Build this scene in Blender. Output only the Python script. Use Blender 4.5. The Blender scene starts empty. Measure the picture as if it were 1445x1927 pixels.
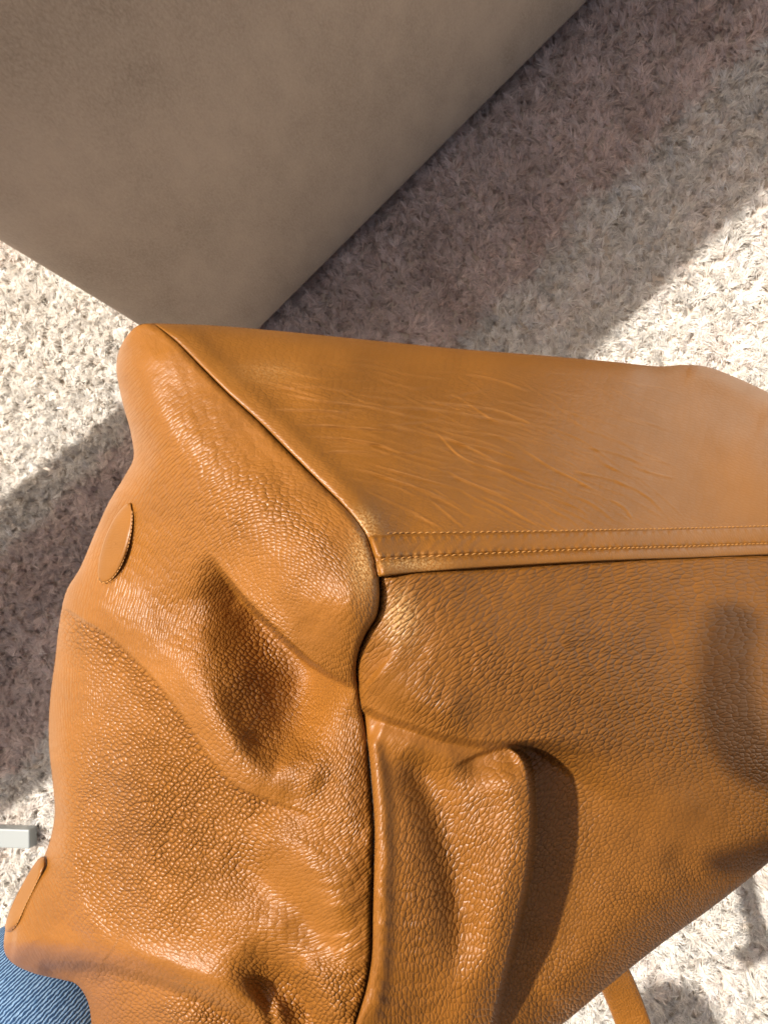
import bpy, math
import numpy as np
from mathutils import Matrix, Vector

rng = np.random.default_rng(7)
sc = bpy.context.scene
COL = sc.collection

# ------------------------------------------------------------------ camera
F = 1447.0; CX = 722.5; CY = 963.5
H = 1.0                                    # camera height above the rug backing
NADIR = (1000.0, 1058.0)                   # where straight down meets the frame
def unit(v):
    v = np.asarray(v, float); return v/np.linalg.norm(v)
down = unit([NADIR[0]-CX, NADIR[1]-CY, F])
WX = unit(np.array([1, 0, 0])-down[0]*down)
WZ = -down
WY = np.cross(WZ, WX)
M = np.array([WX, WY, WZ])                 # camera frame (x right, y down, z forward) -> world
CAM = np.array([0, 0, H])
def W(x, y, d):
    x = np.asarray(x, float); y = np.asarray(y, float); d = np.asarray(d, float)+0*x
    c = np.stack([(x-CX)/F*d, (y-CY)/F*d, d], -1)
    return c@M.T+CAM
def ray(x, y):
    return M@np.array([(x-CX)/F, (y-CY)/F, 1.0])
def plane_hit(x, y, h=0.0):
    r = ray(x, y); t = (h-H)/r[2]
    return CAM+r*t

cd = bpy.data.cameras.new('camera'); cam = bpy.data.objects.new('camera', cd); COL.objects.link(cam)
cd.sensor_fit = 'HORIZONTAL'; cd.sensor_width = 36; cd.lens = 36*F/1445
cd.clip_start = 0.01; cd.clip_end = 100
r_, u_, b_ = M@np.array([1, 0, 0]), M@np.array([0, -1, 0]), M@np.array([0, 0, -1])
cam.matrix_world = Matrix(((r_[0], u_[0], b_[0], CAM[0]), (r_[1], u_[1], b_[1], CAM[1]), (r_[2], u_[2], b_[2], CAM[2]), (0, 0, 0, 1)))
cd.dof.use_dof = True; cd.dof.focus_distance = 0.34
cd.dof.aperture_fstop = (cd.lens/1000)/0.0006
sc.camera = cam

# ------------------------------------------------------------------ light
ANTI = (1720.0, 1350.0)                    # the point opposite the sun, just right of the frame
a_dir = unit(ray(*ANTI))                   # direction the sunlight travels
to_sun = -a_dir
elev = math.asin(to_sun[2]); azim = math.atan2(to_sun[0], to_sun[1])
wd = bpy.data.worlds.new('World'); sc.world = wd; wd.use_nodes = True
nt = wd.node_tree; bg = nt.nodes['Background']
sky = nt.nodes.new('ShaderNodeTexSky'); sky.sky_type = 'NISHITA'; sky.sun_disc = False
sky.sun_elevation = elev; sky.sun_rotation = azim; sky.air_density = 1.0; sky.dust_density = 8.0; sky.ozone_density = 0.0
wb = nt.nodes.new('ShaderNodeMix'); wb.data_type = 'RGBA'; wb.blend_type = 'MULTIPLY'; wb.inputs[0].default_value = 1.0
wb.inputs[7].default_value = (1.05, 0.985, 0.91, 1)        # hazy, slightly warm sky all round
nt.links.new(sky.outputs[0], wb.inputs[6]); nt.links.new(wb.outputs[2], bg.inputs[0]); bg.inputs[1].default_value = 0.105
sd = bpy.data.lights.new('sun', 'SUN'); sun = bpy.data.objects.new('sun', sd); COL.objects.link(sun)
sd.energy = 5.0; sd.angle = math.radians(1.1); sd.color = (1.0, 0.945, 0.87)
sun.rotation_euler = Vector(a_dir).to_track_quat('-Z', 'Y').to_euler(); sun.location = (0, 0, 4)
sc.view_settings.view_transform = 'Standard'; sc.view_settings.look = 'None'
sc.view_settings.exposure = 0.52; sc.view_settings.gamma = 1.0
sc.render.engine = 'CYCLES'
try:
    sc.cycles.max_bounces = 6
except Exception: pass

# ------------------------------------------------------------------ helpers
def tag(o, label=None, cat=None, group=None, kind=None):
    if label: o['label'] = label
    if cat: o['category'] = cat
    if group: o['group'] = group
    if kind: o['kind'] = kind
    return o
def empty(name, loc):
    o = bpy.data.objects.new(name, None); COL.objects.link(o); o.location = loc; o.empty_display_size = 0.05
    return o
def link_mesh(name, me, mat=None, parent=None):
    o = bpy.data.objects.new(name, me); COL.objects.link(o)
    if mat: me.materials.append(mat)
    if parent is not None:
        o.parent = parent; o.matrix_parent_inverse = Matrix.Translation(parent.location).inverted()
    return o
def mesh_np(name, V, Fq, smooth=True):
    """V (n,3); Fq list of (m,k) int arrays"""
    me = bpy.data.meshes.new(name)
    me.vertices.add(len(V)); me.vertices.foreach_set('co', np.ascontiguousarray(V, np.float32).ravel())
    if not isinstance(Fq, (list, tuple)): Fq = [Fq]
    nl = sum(f.size for f in Fq); npol = sum(len(f) for f in Fq)
    me.loops.add(nl); me.polygons.add(npol)
    me.loops.foreach_set('vertex_index', np.concatenate([f.ravel() for f in Fq]).astype(np.int32))
    tot = np.concatenate([np.full(len(f), f.shape[1]) for f in Fq]).astype(np.int32)
    st = np.concatenate([[0], np.cumsum(tot)[:-1]]).astype(np.int32)
    me.polygons.foreach_set('loop_start', st)
    try: me.polygons.foreach_set('loop_total', tot)
    except Exception: pass
    me.update(calc_edges=True)
    if smooth: me.polygons.foreach_set('use_smooth', np.ones(npol, bool))
    me.validate()
    return me
def fattr(me, name, arr):
    a = me.attributes.new(name, 'FLOAT', 'POINT'); a.data.foreach_set('value', np.asarray(arr, np.float32).ravel())
def vattr(me, name, arr):
    a = me.attributes.new(name, 'FLOAT_VECTOR', 'POINT'); a.data.foreach_set('vector', np.asarray(arr, np.float32).ravel())
def grid_faces(nr, nc):
    i = np.arange(nr*nc).reshape(nr, nc)
    return np.stack([i[:-1, :-1], i[1:, :-1], i[1:, 1:], i[:-1, 1:]], -1).reshape(-1, 4)
def sstep(a, b, x):
    t = np.clip((x-a)/(b-a), 0, 1); return t*t*(3-2*t)
def spline(pts, n=200):
    """centripetal Catmull-Rom through pts, n samples evenly by arc length"""
    P = np.asarray(pts, float); k = P.shape[1]
    P = np.vstack([2*P[0]-P[1], P, 2*P[-1]-P[-2]])
    out = []
    for i in range(1, len(P)-2):
        p0, p1, p2, p3 = P[i-1], P[i], P[i+1], P[i+2]
        t0 = 0; t1 = t0+max(np.linalg.norm(p1-p0)**.5, 1e-6); t2 = t1+max(np.linalg.norm(p2-p1)**.5, 1e-6); t3 = t2+max(np.linalg.norm(p3-p2)**.5, 1e-6)
        t = np.linspace(t1, t2, 16, endpoint=False)[:, None]
        A1 = (t1-t)/(t1-t0)*p0+(t-t0)/(t1-t0)*p1; A2 = (t2-t)/(t2-t1)*p1+(t-t1)/(t2-t1)*p2; A3 = (t3-t)/(t3-t2)*p2+(t-t2)/(t3-t2)*p3
        B1 = (t2-t)/(t2-t0)*A1+(t-t0)/(t2-t0)*A2; B2 = (t3-t)/(t3-t1)*A2+(t-t1)/(t3-t1)*A3
        out.append((t2-t)/(t2-t1)*B1+(t-t1)/(t2-t1)*B2)
    out = np.vstack(out+[P[-2][None]])
    s = np.concatenate([[0], np.cumsum(np.linalg.norm(np.diff(out, axis=0), axis=1))])
    q = np.linspace(0, s[-1], n)
    return np.stack([np.interp(q, s, out[:, j]) for j in range(k)], 1)
def pl_dist(X, Y, pl):
    """distance, signed side (+ = right of travel direction on a y-down picture), and 0..1 position along the polyline"""
    pl = np.asarray(pl, float)
    a = pl[:-1]; b = pl[1:]; d = b-a; L = np.hypot(d[:, 0], d[:, 1]); cum = np.concatenate([[0], np.cumsum(L)])
    best = np.full(X.shape, 1e18); sg = np.zeros(X.shape); tt = np.zeros(X.shape)
    for i in range(len(a)):
        px = X-a[i, 0]; py = Y-a[i, 1]
        t = np.clip((px*d[i, 0]+py*d[i, 1])/(L[i]**2+1e-12), 0, 1)
        ex = px-t*d[i, 0]; ey = py-t*d[i, 1]; D = ex*ex+ey*ey
        m = D < best
        best = np.where(m, D, best)
        sg = np.where(m, np.sign(d[i, 0]*ey-d[i, 1]*ex), sg)
        tt = np.where(m, (cum[i]+t*L[i])/cum[-1], tt)
    return np.sqrt(best), sg, tt
def vnoise(X, Y, s, seed=0):
    r = np.random.default_rng(seed); G = r.uniform(-1, 1, (257, 257))
    x = X/s+37.3; y = Y/s+51.7
    xi = np.floor(x).astype(int); yi = np.floor(y).astype(int); fx = x-xi; fy = y-yi
    fx = fx*fx*fx*(fx*(fx*6-15)+10); fy = fy*fy*fy*(fy*(fy*6-15)+10)
    g = lambda i, j: G[i % 257, j % 257]
    return (g(xi, yi)*(1-fx)+g(xi+1, yi)*fx)*(1-fy)+(g(xi, yi+1)*(1-fx)+g(xi+1, yi+1)*fx)*fy
def rbf(ctrl):
    """thin plate spline through (x, y, value) points"""
    C = np.asarray(ctrl, float); P = C[:, :2]/1000.; v = C[:, 2]; n = len(P)
    def K(r2): return np.where(r2 > 0, r2*np.log(np.maximum(r2, 1e-12)), 0)
    A = np.zeros((n+3, n+3)); A[:n, :n] = K(((P[:, None]-P[None])**2).sum(-1))+1e-4*np.eye(n)
    A[:n, n] = 1; A[:n, n+1:] = P; A[n, :n] = 1; A[n+1:, :n] = P.T
    w = np.linalg.solve(A, np.concatenate([v, [0, 0, 0]]))
    def f(X, Y):
        x = X/1000.; y = Y/1000.; o = w[n]+w[n+1]*x+w[n+2]*y
        for i in range(n): o = o+w[i]*K((x-P[i, 0])**2+(y-P[i, 1])**2)
        return o
    return f

# ------------------------------------------------------------------ node helpers
def new_mat(name):
    m = bpy.data.materials.new(name); m.use_nodes = True
    return m, m.node_tree, m.node_tree.nodes['Principled BSDF']
class NT:
    def __init__(s, t): s.t = t
    def n(s, typ, **kw):
        nd = s.t.nodes.new(typ)
        for k, v in kw.items():
            if k == 'ins':
                for i, x in v.items():
                    if isinstance(x, bpy.types.NodeSocket): s.t.links.new(x, nd.inputs[i])
                    else: nd.inputs[i].default_value = x
            else: setattr(nd, k, v)
        return nd
    def math(s, op, a, b=None, c=None, clamp=False):
        nd = s.t.nodes.new('ShaderNodeMath'); nd.operation = op; nd.use_clamp = clamp
        for i, x in enumerate((a, b, c)):
            if x is None: continue
            if isinstance(x, bpy.types.NodeSocket): s.t.links.new(x, nd.inputs[i])
            else: nd.inputs[i].default_value = x
        return nd.outputs[0]
    def attr(s, name, vec=False):
        nd = s.t.nodes.new('ShaderNodeAttribute'); nd.attribute_name = name
        return nd.outputs['Vector'] if vec else nd.outputs['Fac']
    def noise(s, vec, scale, detail=2, rough=.5, dist=0):
        nd = s.t.nodes.new('ShaderNodeTexNoise'); s.t.links.new(vec, nd.inputs['Vector'])
        nd.inputs['Scale'].default_value = scale; nd.inputs['Detail'].default_value = detail; nd.inputs['Roughness'].default_value = rough; nd.inputs['Distortion'].default_value = dist
        return nd.outputs['Fac']
    def ramp(s, fac, stops, interp='LINEAR'):
        nd = s.t.nodes.new('ShaderNodeValToRGB'); s.t.links.new(fac, nd.inputs[0]); cr = nd.color_ramp; cr.interpolation = interp
        while len(cr.elements) < len(stops): cr.elements.new(0.5)
        for e, (p, c) in zip(cr.elements, stops):
            e.position = p; e.color = (*c, 1) if len(c) == 3 else c
        return nd.outputs['Color']
    def mix(s, fac, a, b, mode='MIX'):
        nd = s.t.nodes.new('ShaderNodeMix'); nd.data_type = 'RGBA'; nd.blend_type = mode
        for i, x in ((0, fac), (6, a), (7, b)):
            if isinstance(x, bpy.types.NodeSocket): s.t.links.new(x, nd.inputs[i])
            else: nd.inputs[i].default_value = (*x, 1) if isinstance(x, tuple) and len(x) == 3 else x
        return nd.outputs[2]
    def vmul(s, vec, v):
        nd = s.t.nodes.new('ShaderNodeVectorMath'); nd.operation = 'MULTIPLY'; s.t.links.new(vec, nd.inputs[0]); nd.inputs[1].default_value = v
        return nd.outputs[0]
    def vadd(s, a, b):
        nd = s.t.nodes.new('ShaderNodeVectorMath'); nd.operation = 'ADD'; s.t.links.new(a, nd.inputs[0]); s.t.links.new(b, nd.inputs[1])
        return nd.outputs[0]

def leather(name, base=(0.224, 0.086, 0.0120), cell=7.6, rough=0.38, bump=0.00120, aniso=1.25, edge=.25, deep=(0.100, 0.034, 0.006), rnd=.66):
    m, t, p = new_mat(name); N = NT(t)
    g = N.attr('grain'); uv = N.attr('guv', True); uvb = N.attr('guv2', True); gm = N.attr('gmix'); wear = N.attr('wear')
    def pebbles(uv, cell, aniso):
        wn = N.n('ShaderNodeTexNoise', ins={'Vector': uv, 'Scale': 1/70., 'Detail': 1.0})
        wn2 = N.n('ShaderNodeTexNoise', ins={'Vector': uv, 'Scale': 1/16., 'Detail': 1.0})
        u1 = N.vadd(N.vadd(uv, N.vmul(wn.outputs['Color'], (cell*2.0, cell*2.0, 0))), N.vmul(wn2.outputs['Color'], (cell*.7, cell*.7, 0)))
        uc = N.vmul(u1, (1/(cell*aniso), 1/cell, 0))
        v1 = N.n('ShaderNodeTexVoronoi', feature='SMOOTH_F1', voronoi_dimensions='2D', ins={'Vector': uc, 'Scale': 1.0, 'Randomness': rnd, 'Smoothness': .18})
        dome = N.math('SUBTRACT', 1.0, N.math('POWER', N.math('MULTIPLY', v1.outputs['Distance'], 1.25, clamp=True), 1.7))
        v2 = N.n('ShaderNodeTexVoronoi', feature='DISTANCE_TO_EDGE', voronoi_dimensions='2D', ins={'Vector': uc, 'Scale': 1.0, 'Randomness': rnd})
        cr = N.math('POWER', N.math('MULTIPLY', v2.outputs['Distance'], 4.0, clamp=True), .7)
        return N.math('ADD', N.math('MULTIPLY', dome, 1-edge), N.math('MULTIPLY', cr, edge)), cr
    pa, ca = pebbles(uv, cell, aniso); pb, cb = pebbles(uvb, cell*.72, aniso*2.1)
    def lerp(a, b): return N.math('ADD', a, N.math('MULTIPLY', N.math('SUBTRACT', b, a), gm))
    peb = lerp(pa, N.math('MULTIPLY', pb, .7)); cr = lerp(ca, cb)
    big = N.math('MULTIPLY_ADD', N.noise(uv, 1/38., 2, .5), 1.0, .5)
    hgt = N.math('MULTIPLY', N.math('MULTIPLY', peb, g), big)
    hgt = N.math('ADD', hgt, N.math('MULTIPLY', N.noise(uv, .38, 2, .6), .11))
    hgt = N.math('ADD', hgt, N.math('MULTIPLY', N.noise(uv, 1/20., 2, .5), .45))
    bp = N.n('ShaderNodeBump', ins={'Height': hgt, 'Distance': bump, 'Strength': 1.0})
    t.links.new(bp.outputs[0], p.inputs['Normal'])
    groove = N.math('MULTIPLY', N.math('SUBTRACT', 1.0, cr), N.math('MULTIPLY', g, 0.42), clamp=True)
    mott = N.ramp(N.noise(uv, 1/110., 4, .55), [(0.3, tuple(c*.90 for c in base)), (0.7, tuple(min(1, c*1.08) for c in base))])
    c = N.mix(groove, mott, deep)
    c = N.mix(N.math('MULTIPLY', wear, N.ramp(N.noise(uv, 0.22, 4, .7), [(0.42, (0, 0, 0)), (0.62, (1, 1, 1))])), c, (0.52, 0.32, 0.13))
    c = N.mix(N.math('MULTIPLY', N.attr('crease'), .40), c, (0.42, 0.20, 0.066))        # rubbed crests of the creases, with their highlight painted into the colour
    t.links.new(c, p.inputs['Base Color'])
    t.links.new(N.math('MULTIPLY_ADD', N.noise(uv, 1/30., 3, .6), 0.16, rough-0.08), p.inputs['Roughness'])
    p.inputs['Specular IOR Level'].default_value = 0.40
    return m
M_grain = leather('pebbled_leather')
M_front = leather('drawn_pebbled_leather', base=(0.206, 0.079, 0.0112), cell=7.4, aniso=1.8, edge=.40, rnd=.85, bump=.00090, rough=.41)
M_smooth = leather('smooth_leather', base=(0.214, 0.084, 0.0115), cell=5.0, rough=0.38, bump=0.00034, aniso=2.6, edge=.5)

# ------------------------------------------------------------------ handbag
SEAM_TOP = [(290, 608), (330, 640), (380, 690), (430, 740), (490, 795), (540, 845), (600, 905), (650, 955), (675, 985), (690, 1010), (702, 1045), (713, 1085)]
SEAM_LOW = [(713, 1085), (714, 1125), (708, 1160), (690, 1190), (675, 1225), (670, 1260), (674, 1300), (681, 1340), (692, 1400), (700, 1480), (705, 1560), (704, 1640), (702, 1720), (700, 1800), (690, 1860), (670, 1927), (640, 2030), (600, 2200)]
END_OUT = [(290, 608), (262, 611), (240, 630), (223, 662), (219, 695), (230, 755), (246, 815), (251, 862), (235, 895), (205, 945), (180, 1000), (150, 1070), (125, 1112), (112, 1170), (104, 1240), (94, 1320), (92, 1400), (100, 1480), (103, 1530), (96, 1575), (80, 1618), (52, 1655), (25, 1702), (11, 1745), (8, 1790), (22, 1812), (62, 1832), (118, 1845), (142, 1852), (163, 1880), (172, 1927), (168, 1990), (150, 2060), (130, 2200)]
TOP_OUT = [(290, 608), (400, 612), (520, 622), (700, 640), (850, 655), (1000, 667), (1150, 680), (1240, 689), (1290, 686), (1330, 690), (1380, 708), (1445, 738), (1560, 800), (1750, 890)]
WELT = [(713, 1085), (760, 1080), (850, 1072), (1000, 1062), (1150, 1054), (1300, 1049), (1445, 1043), (1600, 1040), (1750, 1040)]
STRIP_TOP = [(690, 1003), (740, 1001), (850, 1000), (1000, 998), (1150, 995), (1300, 992), (1445, 988), (1600, 986), (1750, 985)]
FRONT_OUT = [(600, 2200), (750, 2140), (900, 2045), (1060, 1927), (1150, 1852), (1250, 1773), (1330, 1716), (1400, 1662), (1445, 1625), (1560, 1530), (1680, 1430), (1750, 1360)]

S_top = spline(SEAM_TOP, 420); S_low = spline(SEAM_LOW, 700)
E_out = spline(END_OUT, 900); T_out = spline(TOP_OUT, 600); Wl = spline(WELT, 600); St = spline(STRIP_TOP, 600); F_out = spline(FRONT_OUT, 600)

seam_iz = [(290, 608, 2.86), (380, 690, 2.94), (490, 795, 3.04), (600, 905, 3.15), (675, 985, 3.25), (713, 1085, 3.333), (708, 1160, 3.33), (675, 1225, 3.27), (672, 1295, 3.17), (692, 1400, 3.12), (700, 1480, 3.12), (704, 1640, 3.15), (700, 1800, 3.12), (670, 1927, 3.08), (600, 2200, 2.9)]
welt_iz = [(713, 1085, 3.333), (900, 1069, 3.05), (1150, 1054, 2.68), (1445, 1043, 2.27), (1750, 1040, 1.92)]

def coons(top, bottom, left, right, nu, nv, uw=None, vw=None):
    u = np.linspace(0, 1, nu) if uw is None else uw; v = np.linspace(0, 1, nv) if vw is None else vw
    def ev(c, t):
        s = np.linspace(0, 1, len(c)); return np.stack([np.interp(t, s, c[:, k]) for k in range(2)], -1)
    T = ev(top, u); B = ev(bottom, u); L = ev(left, v); R = ev(right, v)
    U = u[None, :, None]; V = v[:, None, None]
    P = (1-V)*T[None]+V*B[None]+(1-U)*L[:, None]+U*R[:, None]
    P = P-((1-U)*(1-V)*T[0]+U*(1-V)*T[-1]+(1-U)*V*B[0]+U*V*B[-1])
    return P[..., 0], P[..., 1]
def ease(n, k=0.55):
    """samples crowded to both ends"""
    t = np.linspace(0, 1, n); s = 0.5-0.5*np.cos(np.pi*t)
    return (1-k)*t+k*s

def ridge(X, Y, pts, h, wl, wr=None, t0=0.0, t1=0.0):
    """smooth ridge (h>0) or valley (h<0); wl/wr = half widths in px left/right of travel"""
    wr = wl if wr is None else wr
    A = np.asarray(pts, float); m = 3.2*max(wl, wr)
    sel = (X > A[:, 0].min()-m) & (X < A[:, 0].max()+m) & (Y > A[:, 1].min()-m) & (Y < A[:, 1].max()+m)
    D, s, t = pl_dist(X[sel], Y[sel], spline(pts, 24))
    w = np.where(s > 0, wr, wl)
    e = np.ones_like(t)
    if t0: e = e*sstep(0, t0, t)
    if t1: e = e*sstep(0, t1, 1-t)
    out = np.zeros_like(X); out[sel] = h*np.exp(-(D/w)**2)*e
    return out
def lip(X, Y, pts, h, edge, decay, side=1, t0=.12, t1=.12, pw=1.5):
    """a fold lip: on one side of the line the surface lies h lower and climbs back over 'decay' px"""
    D, s, t = pl_dist(X, Y, spline(pts, 40))
    q = D*s*side
    e = sstep(0, t0, t)*sstep(0, t1, 1-t)
    return -h*e*sstep(-edge, edge, q)*np.exp(-(np.maximum(q, 0)/decay)**pw)
def roll(D, w, r):
    t = np.clip(D/w, 0, 1); return -r*(1-np.sqrt(np.maximum(1-(1-t)**2, 0)))

def build_panel(name, X, Y, Z, mat, parent, guv, grain, wear=None, skirts=(), guv2=None, gmix=None):
    nr, nc = X.shape
    V = W(X.ravel(), Y.ravel(), Z.ravel()); Fc = grid_faces(nr, nc)
    U = guv.reshape(-1, 2) if guv2 is None else np.column_stack([guv.reshape(-1, 2), guv2.reshape(-1, 2), gmix.ravel()]); G = grain.ravel(); Wr = np.zeros(nr*nc) if wear is None else wear.ravel()
    idx = np.arange(nr*nc).reshape(nr, nc); allF = [Fc]
    for edge in skirts:                                   # the leather goes on round the back, out of sight from the front
        ids = {'l': idx[:, 0], 'r': idx[:, -1][::-1], 't': idx[0][::-1], 'b': idx[-1]}[edge][::4]
        ring = V[ids]; prev = ids
        cen = BAGC
        for k, (dz, inw) in enumerate(((.006, .0), (.02, .01), (.045, .04), (.08, .12), (.10, .35), (.10, .75))):
            away = ring-CAM; away /= np.linalg.norm(away, axis=1)[:, None]
            nv = ring+away*dz; nv = nv+(cen-nv)*inw
            base = len(V); V = np.vstack([V, nv]); cur = np.arange(base, base+len(ids))
            f = np.stack([prev[:-1], cur[:-1], cur[1:], prev[1:]], -1)[:, ::-1]
            allF.append(f); prev = cur
            U = np.vstack([U, U[ids]]); G = np.concatenate([G, G[ids]]); Wr = np.concatenate([Wr, 0*G[ids]])
    me = mesh_np(name, V, [np.vstack(allF)])
    vattr(me, 'guv', np.column_stack([U[:, :2], np.zeros(len(U))])); fattr(me, 'grain', G); fattr(me, 'wear', Wr)
    vattr(me, 'guv2', np.column_stack([U[:, 2:4] if guv2 is not None else U[:, :2], np.zeros(len(U))])); fattr(me, 'gmix', U[:, 4] if guv2 is not None else np.zeros(len(U)))
    return link_mesh(name, me, mat, parent)

BAGC = W(800, 1500, .52)
bag = empty('handbag', W(760, 1400, .50))
tag(bag, 'tan pebbled leather handbag held upside down, its flat stitched base uppermost', 'handbag')

def undul(X, Y, a=1.0, sd=0):
    return a*(.0009*vnoise(X, Y, 95, 1+sd)+.0004*vnoise(X, Y, 42, 2+sd)+.00016*vnoise(X, Y, 20, 3+sd))

# ---- end panel
n_v, n_u = 640, 330
vv = np.linspace(0, 1, n_v)
# pair outline and seam positions by height
full_seam = np.vstack([S_top, S_low[1:]])
key_o = np.array([0, .035, .10, .16, .25, .33, .42, .50, .60, .68, .76, .80, .86, .93, 1.0])
ys_o = E_out[(key_o*(len(E_out)-1)).astype(int), 1]
sy = full_seam[:, 1]
def seam_at(y): return np.interp(y, sy, np.linspace(0, 1, len(sy)))
# seam height for each outline height: begins together, seam runs ahead to the corner
tgt_y = np.interp(vv, [0, .10, .30, .55, .80, 1.0], [608, 800, 1150, 1500, 1880, 2200])
out_t = np.interp(vv, [0, .10, .30, .55, .80, 1.0], [0, .085, .27, .53, .81, 1.0])
Lc = np.stack([np.interp(out_t, np.linspace(0, 1, len(E_out)), E_out[:, k]) for k in range(2)], 1)
st_t = seam_at(tgt_y); st_t[0] = 0; st_t[-1] = 1
Rc = np.stack([np.interp(st_t, np.linspace(0, 1, len(full_seam)), full_seam[:, k]) for k in range(2)], 1)
uu = ease(n_u, .45)[None, :, None]
P = Lc[:, None]*(1-uu)+Rc[:, None]*uu
X, Y = P[..., 0], P[..., 1]
iz = rbf(seam_iz+[(222, 680, 2.80), (250, 860, 2.84), (180, 1000, 2.72), (112, 1170, 2.66), (94, 1350, 2.62), (103, 1530, 2.66), (11, 1745, 2.56), (60, 1830, 2.50), (172, 1927, 2.52), (130, 2200, 2.3),
                  (340, 800, 3.00), (420, 950, 3.14), (540, 1020, 3.26), (620, 1120, 3.33), (330, 1080, 2.96), (300, 1200, 2.93), (240, 1350, 2.90), (260, 1500, 2.94), (300, 1650, 2.98), (450, 1640, 3.05), (560, 1560, 3.11), (600, 1430, 3.12), (480, 1480, 3.10), (250, 1780, 2.90), (430, 1800, 3.04), (560, 1750, 3.08), (330, 1920, 2.85), (500, 1930, 2.95)])(X, Y)
h = np.zeros_like(X)
h += ridge(X, Y, [(250, 700), (300, 800), (380, 880), (480, 960), (600, 1050), (660, 1120)], .006, 70)
h += ridge(X, Y, [(560, 1090), (640, 1150), (668, 1200)], .004, 60)
h += lip(X, Y, [(385, 1030), (425, 1085), (470, 1140), (530, 1200), (590, 1252), (640, 1282), (674, 1300)], .026, 5, 105, side=1, t0=.30, t1=.25)
Dr, sr, _ = pl_dist(X, Y, spline([(380, 1000), (425, 1085), (470, 1140), (530, 1200), (590, 1252), (640, 1282), (720, 1310)], 60)); below = sstep(-8, 8, Dr*sr)
h += below*ridge(X, Y, [(440, 1050), (500, 1150), (545, 1240), (560, 1330), (545, 1410), (500, 1500)], -.025, 72, 95, .30, .50)
h += ridge(X, Y, [(395, 1110), (398, 1230), (415, 1340), (460, 1430)], .002, 50, 34, .15, .15)
h += ridge(X, Y, [(360, 1130), (370, 1260), (410, 1370), (470, 1450), (560, 1490)], .004, 40, 45, .2, .2)
h += lip(X, Y, [(108, 1135), (150, 1165), (205, 1200), (280, 1270), (340, 1345), (395, 1430), (445, 1482), (520, 1512), (590, 1535), (640, 1560)], .0075, 4.5, 150, side=1, t0=.05, t1=.35)
h += ridge(X, Y, [(135, 1110), (240, 1165), (325, 1240), (390, 1330), (445, 1405), (500, 1460), (570, 1485)], .0030, 34, 38, .15, .25)
h += ridge(X, Y, [(520, 1425), (570, 1450), (620, 1480)], .0045, 40, 36, .3, .4)
h += ridge(X, Y, [(470, 1540), (560, 1600), (620, 1680), (650, 1760)], .004, 45, 40, .2, .2)
h += ridge(X, Y, [(410, 1600), (480, 1650), (560, 1720), (610, 1790), (640, 1840)], -.0045, 34, 40, .3, .3)
h += ridge(X, Y, [(20, 1780), (120, 1790), (240, 1800), (360, 1835), (470, 1880), (560, 1940)], .007, 36, 30, .02, .1)
h += lip(X, Y, [(60, 1815), (130, 1820), (190, 1822), (260, 1838), (360, 1872), (450, 1915), (520, 1960)], .010, 11, 75, side=1, t0=.1, t1=.1)
h += ridge(X, Y, [(100, 1835), (150, 1835), (185, 1850)], -.006, 20, 22)
h += ridge(X, Y, [(330, 1905), (420, 1960), (470, 2020)], .006, 50)
h += ridge(X, Y, [(455, 1770), (510, 1835), (570, 1905), (610, 1980), (620, 2060)], -.018, 40, 58, .35, .1)
h += ridge(X, Y, [(470, 1830), (500, 1880), (520, 1950)], -.004, 12, 14, .3, .2)+ridge(X, Y, [(520, 1810), (560, 1860), (590, 1930)], -.003, 9, 12, .3, .2)
h += ridge(X, Y, [(560, 1800), (610, 1870), (640, 1940)], .004, 30, 34, .2, .2)
h += ridge(X, Y, [(118, 1300), (118, 1400), (122, 1500), (130, 1600), (160, 1720), (220, 1790)], .0045, 30, 26, .15, .15)
# shallow ripples that run in from the lower seam
for k in range(14):
    y0 = 1480+k*32+rng.uniform(-8, 8)
    h += ridge(X, Y, [(560+rng.uniform(-30, 30), y0+20), (620, y0+35), (665, y0+26), (700, y0-8)], rng.choice([-1, 1])*.0005, 7, 8, .3, .1)
D, s, t = pl_dist(X, Y, full_seam[::6])
h += roll(D, 15, .0045)+roll(D, 60, .003)
dlow = sstep(1290, 1360, Y); h -= .004*dlow*np.exp(-(D/38)**2)
Do, s, t = pl_dist(X, Y, E_out[::5])
h += roll(Do, 75, .026*np.clip(sstep(600, 700, Y)+.25, 0, 1))
h += undul(X, Y)
Z = 1/iz-h
# where the grain stands out and where the skin is pulled smooth
gr = .55+.25*vnoise(X, Y, 130, 11)
gr = np.maximum(gr, 1.25*np.exp(-(((X-300)/210)**2+((Y-1520)/270)**2)))
gr = np.maximum(gr, 1.1*np.exp(-(((X-490)/110)**2+((Y-1270)/170)**2)))
gr = np.maximum(gr, 1.0*np.exp(-(((X-380)/130)**2+((Y-1900)/60)**2)))
gr *= 1-.85*np.exp(-(((X-600)/70)**2+((Y-1180)/85)**2))
gr *= 1-.75*np.exp(-(((X-300)/90)**2+((Y-690)/110)**2))
Ds, _, _ = pl_dist(X, Y, S_top[::6]); gr *= 1-.8*np.exp(-(Ds/70)**2)
DD, _, _ = pl_dist(X, Y, spline([(130, 1110), (250, 1190), (340, 1290), (400, 1390), (470, 1490), (600, 1560)], 30)); 
C1 = spline([(60, 1110), (108, 1135), (150, 1165), (205, 1200), (280, 1270), (340, 1345), (395, 1430), (445, 1482), (520, 1512), (590, 1535), (640, 1560)], 60)
dC, sC, tC = pl_dist(X, Y, C1); qC = dC*sC; lo_ = sstep(-3, 5, qC)*np.exp(-(np.maximum(qC, 0)/90)**2)*(1-sstep(.75, .98, tC)); hi_ = sstep(-3, 5, -qC)*np.exp(-(dC/60)**2)*(1-sstep(.8, 1, tC))
gr = gr*(1-.6*hi_); gr = np.maximum(gr, 1.15*lo_)
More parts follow.
